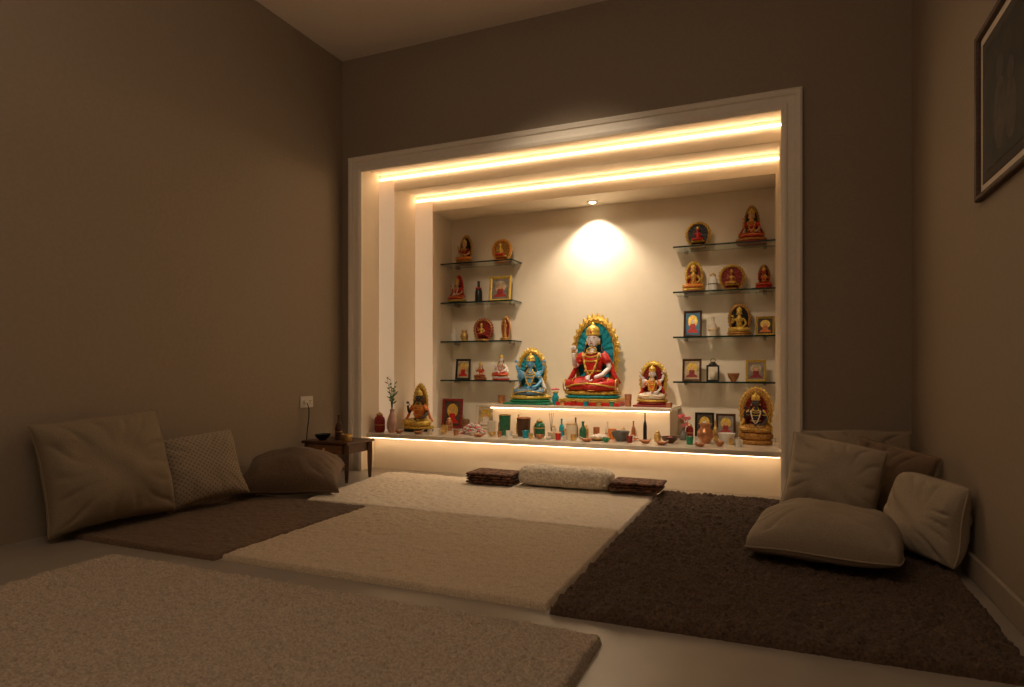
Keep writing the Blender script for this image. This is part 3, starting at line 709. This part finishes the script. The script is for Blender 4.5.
M_rtan  =mat('rug_tan_pile',(.56,.45,.325),.95,scale=180,var=.2,bump=.8,sheen=.12,bdist=.003)
M_rbrown=mat('rug_brown_pile',(.135,.083,.05),.95,scale=180,var=.3,bump=.9,sheen=.1,bdist=.003)
M_rdark =mat('rug_dark_shag',(.092,.055,.033),.95,scale=130,var=.5,bump=1,sheen=.06,bdist=.006)
M_rfore =mat('rug_taupe_shag',(.46,.375,.29),.95,scale=150,var=.28,bump=1,sheen=.12,bdist=.005)
rug('rug','cream plush rug in front of the altar counter',[(-2.16,2.49),(-.585,2.49),(-.58,3.37),(-2.27,3.37)],.018,M_rlight,.005,.006)
rug('rug','tan short-pile rug in the middle of the floor',[(-1.775,1.62),(-.58,1.62),(-.585,2.48),(-1.78,2.48)],.020,M_rtan,.005,.0055)
rug('rug','brown rug beside the wall under the cushions',[(-2.60,1.60),(-1.785,1.60),(-1.79,2.48),(-2.62,2.48)],.018,M_rbrown,.005,.006)
rug('shag_rug','large dark brown shaggy rug under the piled cushions',[(-.57,1.60),(.50,1.62),(.53,3.34),(-.57,3.34)],.026,M_rdark,.019,.0055,clump=.5,rr=.018)
rug('shag_rug','thick taupe shaggy rug lying apart on the bare floor',[(-2.11,.25),(-.39,.25),(-.39,1.475),(-2.11,1.475)],.027,M_rfore,.012,.0045,clump=.5,rr=.016)

# ------------------------------------------------------------------ cushions
def cushion(label,w,h,t,m,loc,rot,seed=0,group='scatter cushions',wr=.014,n=56,slump=.03,piping=True,flat=False,cre=1.0,rc=0.0):
    bm=bmesh.new()
    off=Vector((seed*3.1,seed*1.7,seed))
    grid={}
    def P(i,j,side):
        u=-1+2*i/n; v=-1+2*j/n
        u=math.sin(u*PI/2)*.45+u*.55; v=math.sin(v*PI/2)*.45+v*.55
        cr=1-rc*(u*u*v*v)**1.5
        x=w/2*u*(1-.07*(1-v*v)*abs(u)**2)*cr; z=h/2*v*(1-.07*(1-u*u)*abs(v)**2)*cr
        prof=((1-u**2)*(1-v**2))
        th=t/2*(max(prof,0)**(.34 if flat else .38))*(1-(0 if flat else .15)*v)
        if flat: th*= (.45 if side==1 else 1.55)
        edge=1-max(abs(u),abs(v))
        nz=noise.noise(Vector((x*6,z*6,side*3))+off)*wr+noise.noise(Vector((x*13,z*13,side*5))+off)*wr*.5
        ang=math.atan2(v,u); rad=math.hypot(u,v)
        radial=(1-abs(math.sin(ang*7+2.2*noise.noise(off+Vector((u*1.3,v*1.3,side))))))**3*-.012*cre*min(1,max(0,rad-.35)*2)*min(1,edge*8)
        diag=math.sin((u*.8+v*1.1)*6+4*noise.noise(off+Vector((u,v,side*2))))*.003*cre
        th+= (nz+radial+diag)*min(1,edge*5)*(.4 if flat and side==1 else 1)
        wx=noise.noise(off+Vector((u*.9,v*.9,7)))*.03*w; wz=noise.noise(off+Vector((u*.9,v*.9,17)))*.03*h
        yb=noise.noise(off+Vector((u*.8,v*.8,27)))*.02
        zz=z+wz-slump*max(0,v)*(u*u)*.3-slump*.3*max(0,v)
        return (x+wx,side*th+yb,zz)
    for side in (-1,1):
        for i in range(n+1):
            for j in range(n+1):
                b=(i in (0,n) or j in (0,n))
                if b and side==1: grid[(i,j,1)]=grid[(i,j,-1)]; continue
                grid[(i,j,side)]=bm.verts.new(P(i,j,side))
        for i in range(n):
            for j in range(n):
                q=[grid[(i,j,side)],grid[(i+1,j,side)],grid[(i+1,j+1,side)],grid[(i,j+1,side)]]
                bm.faces.new(q if side==-1 else q[::-1])
    border=[]
    for i in range(n): border.append(P(i,0,-1))
    for j in range(n): border.append(P(n,j,-1))
    for i in range(n): border.append(P(n-i,n,-1))
    for j in range(n): border.append(P(0,n-j,-1))
    o=mk('cushion',bm,m,None,loc,rot=rot); tag(o,label,'cushion',group)
    if piping:
        bm=bmesh.new(); tube(bm,border,.0035,6,closed=True); mk('piping',bm,m,o)
    bpy.context.view_layer.update()
    ws=[o.matrix_world@v.co for v in o.data.vertices]
    o.location.z += loc[2]-min(p.z for p in ws)
    mx=max(p.x for p in ws); mn=min(p.x for p in ws)
    if mx>XR-.004: o.location.x-= mx-(XR-.004)
    if mn<XL+.004: o.location.x+= (XL+.004)-mn
    return o
M_cu1=mat('linen_khaki',(.27,.21,.14),.85,scale=260,var=.15,bump=.4,sheen=.08)
M_cu2=mat('woven_lattice',(.235,.185,.13),.85,kind='lattice',scale=20,var=.08,col2=(.35,.28,.205),bump=.4)
M_cu3=mat('brown_suede',(.14,.09,.055),.8,scale=120,var=.2,bump=.3,sheen=.1)
M_cu4=mat('linen_sand',(.42,.345,.255),.85,scale=260,var=.12,bump=.4,sheen=.1)
M_cu5=mat('linen_taupe',(.31,.245,.175),.85,scale=260,var=.14,bump=.4,sheen=.1)
M_cu6=mat('brown_linen',(.22,.145,.09),.85,scale=260,var=.14,bump=.4,sheen=.1)
r=math.radians
def E(lean,roll,yaw):
    return (Matrix.Rotation(yaw,4,'Z')@Matrix.Rotation(-lean,4,'X')@Matrix.Rotation(roll,4,'Y')).to_euler()
RZ=.023; DZ=.038
cushion('large khaki linen cushion leaning against the wall',.49,.45,.23,M_cu1,(-2.53,1.74,RZ),E(r(13),r(-3),r(80)),1,slump=.02,cre=.9)
cushion('beige cushion with fine woven lattice pattern leaning on the wall',.36,.34,.18,M_cu2,(-2.48,2.15,RZ),E(r(18),r(-6),r(70)),2,cre=.6)
cushion('plump dark brown suede cushion lying by the side table',.50,.38,.19,M_cu3,(-2.365,2.63,.026),E(r(74),r(6),r(40)),3,flat=True,cre=.7)
cushion('large taupe linen cushion lying flat on the shaggy rug',.48,.36,.17,M_cu5,(.135,2.33,DZ),E(r(90),r(0),r(-10)),4,flat=True,rc=.10)
cushion('sand linen cushion propped upright among the pile',.34,.33,.18,M_cu4,(.195,2.80,DZ),E(r(14),r(10),r(-6)),5)
cushion('taupe cushion leaning in the corner behind the others',.44,.355,.13,M_cu5,(.325,3.22,DZ),E(r(12),r(-2),r(0)),6)
cushion('small brown cushion leaning against the wall',.32,.31,.12,M_cu6,(.40,2.92,DZ),E(r(10),r(10),r(-34)),7)
cushion('sand linen cushion leaning upright against the wall',.30,.285,.16,M_cu4,(.465,2.48,DZ),E(r(9),r(2),r(-62)),9,rc=.06)

# ------------------------------------------------------------------ folded mats & fleece
def folded(label,name,x0,x1,y0,y1,z,layers,th,m,amp,group='folded mats before the altar',cat='folded mat',res=60):
    bm=bmesh.new()
    for k in range(layers):
        ox=random.uniform(-.010,.010); oy=random.uniform(-.008,.008)
        zc=z+th*(k+.5); nx=26; npf=28
        rows=[]
        for i in range(nx+1):
            u=i/nx; x=x0+(x1-x0)*u+ox
            endk=min(1,(min(u,1-u)/.03)) ; endk=math.sqrt(max(.0,1-(1-endk)**2))*.5+.5 if endk<1 else 1
            ring=[]
            for j in range(npf):
                a=2*PI*j/npf; c,s=math.cos(a),math.sin(a)
                yy=(y1-y0)/2*math.copysign(abs(c)**.25,c); zz=th*.51*math.copysign(abs(s)**.7,s)*endk
                nn=noise.noise(Vector((x*9,yy*9,k*3.3)))*amp
                if k==0 and zz<0: nn=0
                ring.append(bm.verts.new((x,(y0+y1)/2+oy+yy*(1-.02*(1-endk)),zc+zz+nn*(.3+.7*(k+1)/layers))))
            rows.append(ring)
        for A,B in zip(rows,rows[1:]):
            for j in range(npf): bm.faces.new([A[j],A[(j+1)%npf],B[(j+1)%npf],B[j]])
        bm.faces.new(rows[0][::-1]); bm.faces.new(rows[-1])
    o=mk(name,bm,m); return tag(o,label,cat,group)
M_mat1=mat('dark_woven_mat',(.035,.013,.009),.85,kind='voronoi',scale=45,var=.3,col2=(.20,.085,.045),bump=.2)
folded('dark brown patterned folded mat on the cream rug','folded_mat',-1.61,-1.335,3.16,3.35,.025,4,.015,M_mat1,.003)
folded('dark brown patterned folded mat beside the fleece','folded_mat',-.80,-.54,3.18,3.36,.040,3,.015,M_mat1,.003)
M_fl=mat('cream_fleece',(.68,.57,.44),.95,scale=110,var=.25,bump=1,bdist=.007,sheen=.3)
bm=bmesh.new()
nu,nv=200,120
rows=[]
def spow(c,e): return math.copysign(abs(c)**e,c)
for i in range(nu+1):
    u=-1+2*i/nu; x=.255*u; k=max(0,1-abs(u)**8)**.5
    ring=[]
    for j in range(nv):
        a=2*PI*j/nv; yy=.085*spow(math.cos(a),.6)*(.6+.4*k); zz=.052*spow(math.sin(a),.7)*(.35+.65*k)
        nrm=Vector((0,math.cos(a),math.sin(a)))
        f=noise.noise(Vector((x*18,yy*18,zz*18)))*.010+noise.noise(Vector((x*70,yy*70,zz*70)))*.007+random.uniform(-.003,.003)
        if zz<-.03: f*=.2
        ring.append(bm.verts.new(Vector((x+(random.uniform(-.004,.004) if abs(u)>.97 else 0),yy,zz))+nrm*f))
    rows.append(ring)
for A,B in zip(rows,rows[1:]):
    for j in range(nv): bm.faces.new([A[j],A[(j+1)%nv],B[(j+1)%nv],B[j]])
bm.faces.new(rows[0][::-1]); bm.faces.new(rows[-1])
tag(mk('folded_fleece',bm,M_fl,None,(-1.065,3.275,.076)),'thick cream fleece folded into a long bundle on the rug','fleece')

# ------------------------------------------------------------------ side table
TX0,TX1,TY0,TY1,TZ=-2.625,-2.29,2.985,3.255,.235
e=empty('side_table',((TX0+TX1)/2,(TY0+TY1)/2,0),'small low dark wooden side table with a drawer','table')
hx=(TX1-TX0)/2; hy=(TY1-TY0)/2
bm=bmesh.new(); box(bm,-hx,hx,-hy,hy,TZ-.016,TZ); mk('table_top',bm,M_wood,e,smooth=False,bevel=.004)
for sx in (-1,1):
    for sy in (-1,1):
        bm=bmesh.new(); cx=sx*(hx-.022); cy=sy*(hy-.022)
        lathe(bm,[(.010,0),(.013,.02),(.017,.10),(.018,.17),(.018,TZ-.0165)],4,c=(cx,cy,0)); mk('leg',bm,M_wood,e,smooth=False)
bm=bmesh.new(); box(bm,-hx+.03,hx-.03,-hy+.016,hy-.016,TZ-.072,TZ-.0165); mk('apron',bm,M_wood,e,smooth=False)
bm=bmesh.new(); box(bm,-hx+.045,hx-.045,-hy+.008,-hy+.0155,TZ-.068,TZ-.020); dr=mk('drawer',bm,M_mwood,e,smooth=False,bevel=.002)
bm=bmesh.new(); ball(bm,(0,-hy-.001,TZ-.044),.008,sub=2); mk('knob',bm,M_brass,dr)
TG='small things on the side table'
vessel('bowl','dark metal bowl on the side table','bowl',(-2.535,3.07,TZ),bowlp(.050,.035),M_black,TG)
vessel('bottle','tall dark bottle on the side table','bottle',(-2.44,3.10,TZ),bottlep(.021,.15),M_wood,TG,rim=(.021,.05,.002,M_brass))
vessel('cup','small brass cup on the side table','cup',(-2.35,3.06,TZ),cup(.032,.042),M_brass,TG,fill=(.022,.03,M_wax,8))
vessel('tea_light','tiny dark dish on the side table','dish',(-2.50,3.18,TZ),bowlp(.03,.03),M_copper,TG)
e=empty('wall_outlet',(XL,3.08,.46),'white double power outlet plate with plug','outlet')
bm=bmesh.new(); box(bm,0.0005,.008,-.055,.055,-.035,.035); mk('plate',bm,M_plast,e,smooth=False,bevel=.003)
bm=bmesh.new()
for yy in (-.027,.027):
    for (a,b) in ((-.006,.006),(.006,.006),(0,-.008)): box(bm,.0078,.0086,yy+a-.0022,yy+a+.0022,b-.003,b+.003)
mk('sockets',bm,M_black,e,smooth=False)
bm=bmesh.new(); box(bm,.0088,.030,-.040,-.016,-.016,.006); mk('plug',bm,M_plast,e,smooth=False,bevel=.004)
bm=bmesh.new(); pts=[]
P0,P1,P2,P3=[Vector(p) for p in ((.030,-.027,-.005),(.065,-.02,-.06),(.02,-.03,-.16),(.03,-.03,-.30))]
for i in range(17):
    t=i/16; pts.append((1-t)**3*P0+3*(1-t)**2*t*P1+3*(1-t)*t*t*P2+t**3*P3)
tube(bm,pts,.003,6); mk('cable',bm,M_black,e)

# ------------------------------------------------------------------ framed picture on right wall
e=empty('wall_picture',(XR,2.085,1.165),'dark brown framed picture with dark print hanging on the wall','picture')
w=.49; h=.50
bm=bmesh.new(); rows=[]
for o_,d_ in [(0,0),(0,.016),(.004,.019),(.015,.017),(.018,.010),(.018,.004)]:
    rows.append([bm.verts.new((-d_-.001,y,z)) for y,z in ((-w/2+o_,o_),(w/2-o_,o_),(w/2-o_,h-o_),(-w/2+o_,h-o_))])
for A,B in zip(rows,rows[1:]):
    for i in range(4): bm.faces.new([A[i],A[(i+1)%4],B[(i+1)%4],B[i]])
mk('frame',bm,mat('frame_brown_wood',(.075,.037,.021),.6,kind='wood',scale=12,var=.3),e,smooth=False)
def lay(name,x0,x1,ins,m):
    bm=bmesh.new(); box(bm,x0,x1,-w/2+ins,w/2-ins,ins,h-ins); mk(name,bm,m,e,smooth=False)
lay('backing',-.006,-.002,.016,mat('inner_border',(.72,.64,.54),.8,scale=80,var=.04))
lay('mat_board',-.0075,-.0061,.042,mat('mat_board',(.085,.07,.057),.9,scale=80,var=.1))
M_ph=mat('photo_print',(.012,.011,.010),.7,scale=9,var=.5,col2=(.045,.04,.034),detail=8)
lay('print',-.0085,-.0076,.070,M_ph)
bm=bmesh.new()
for (yy,zz,ry,rz) in ((.04,.20,.05,.10),(-.05,.18,.045,.08),(.04,.325,.028,.035),(-.05,.285,.025,.03)):
    vs=[bm.verts.new((-.0092,yy+ry*math.cos(2*PI*i/24),zz+rz*math.sin(2*PI*i/24))) for i in range(24)]; bm.faces.new(vs)
mk('print_figures',bm,mat('print_ink',(.06,.05,.04),.7,scale=20,var=.4),e,smooth=False)

# ------------------------------------------------------------------ lights
def light(name,kind,loc,energy,color,**k):
    l=bpy.data.lights.new(name,kind); l.energy=energy; l.color=color
    for a,b in k.items():
        if a!='rot': setattr(l,a,b)
    o=bpy.data.objects.new(name,l); COL.objects.link(o); o.location=loc
    if 'rot' in k: o.rotation_euler=k['rot']
    return o
light('niche_spot','SPOT',(-1.14,4.07,1.755),42,(1,.85,.64),spot_size=r(112),spot_blend=.6,shadow_soft_size=.02,rot=(r(0),0,0))
nfill=light('added_niche_fill','SPOT',(-1.0,1.7,2.62),180,(1,.79,.55),spot_size=r(49),spot_blend=1,shadow_soft_size=.10)  # unseen spot added as front fill for the niche
nfill.rotation_euler=(Vector((-1.12,4.0,.75))-Vector((-1.0,1.7,2.62))).to_track_quat('-Z','Y').to_euler()
light('added_room_fill','AREA',(-.8,.6,2.6),6.0,(1,.80,.59),shape='RECTANGLE',size=1.4,size_y=1.2)  # out-of-view area light added as soft overhead fill
light('added_ceiling_fill','AREA',(-.9,-.2,1.5),17,(1,.81,.61),shape='DISK',size=.7,rot=(PI,0,0))  # upward area light added behind the camera to brighten the ceiling
w=bpy.data.worlds.new('world'); bpy.context.scene.world=w; w.use_nodes=True
w.node_tree.nodes['Background'].inputs[0].default_value=(1,.8,.6,1); w.node_tree.nodes['Background'].inputs[1].default_value=.02

c=bpy.data.cameras.new('camera'); co=bpy.data.objects.new('camera',c); COL.objects.link(co)
co.location=(0,0,.655); co.rotation_euler=(r(90),0,r(22.9)); c.lens=22.25; c.sensor_width=36; c.shift_y=.0259; c.clip_start=.02
bpy.context.scene.camera=co
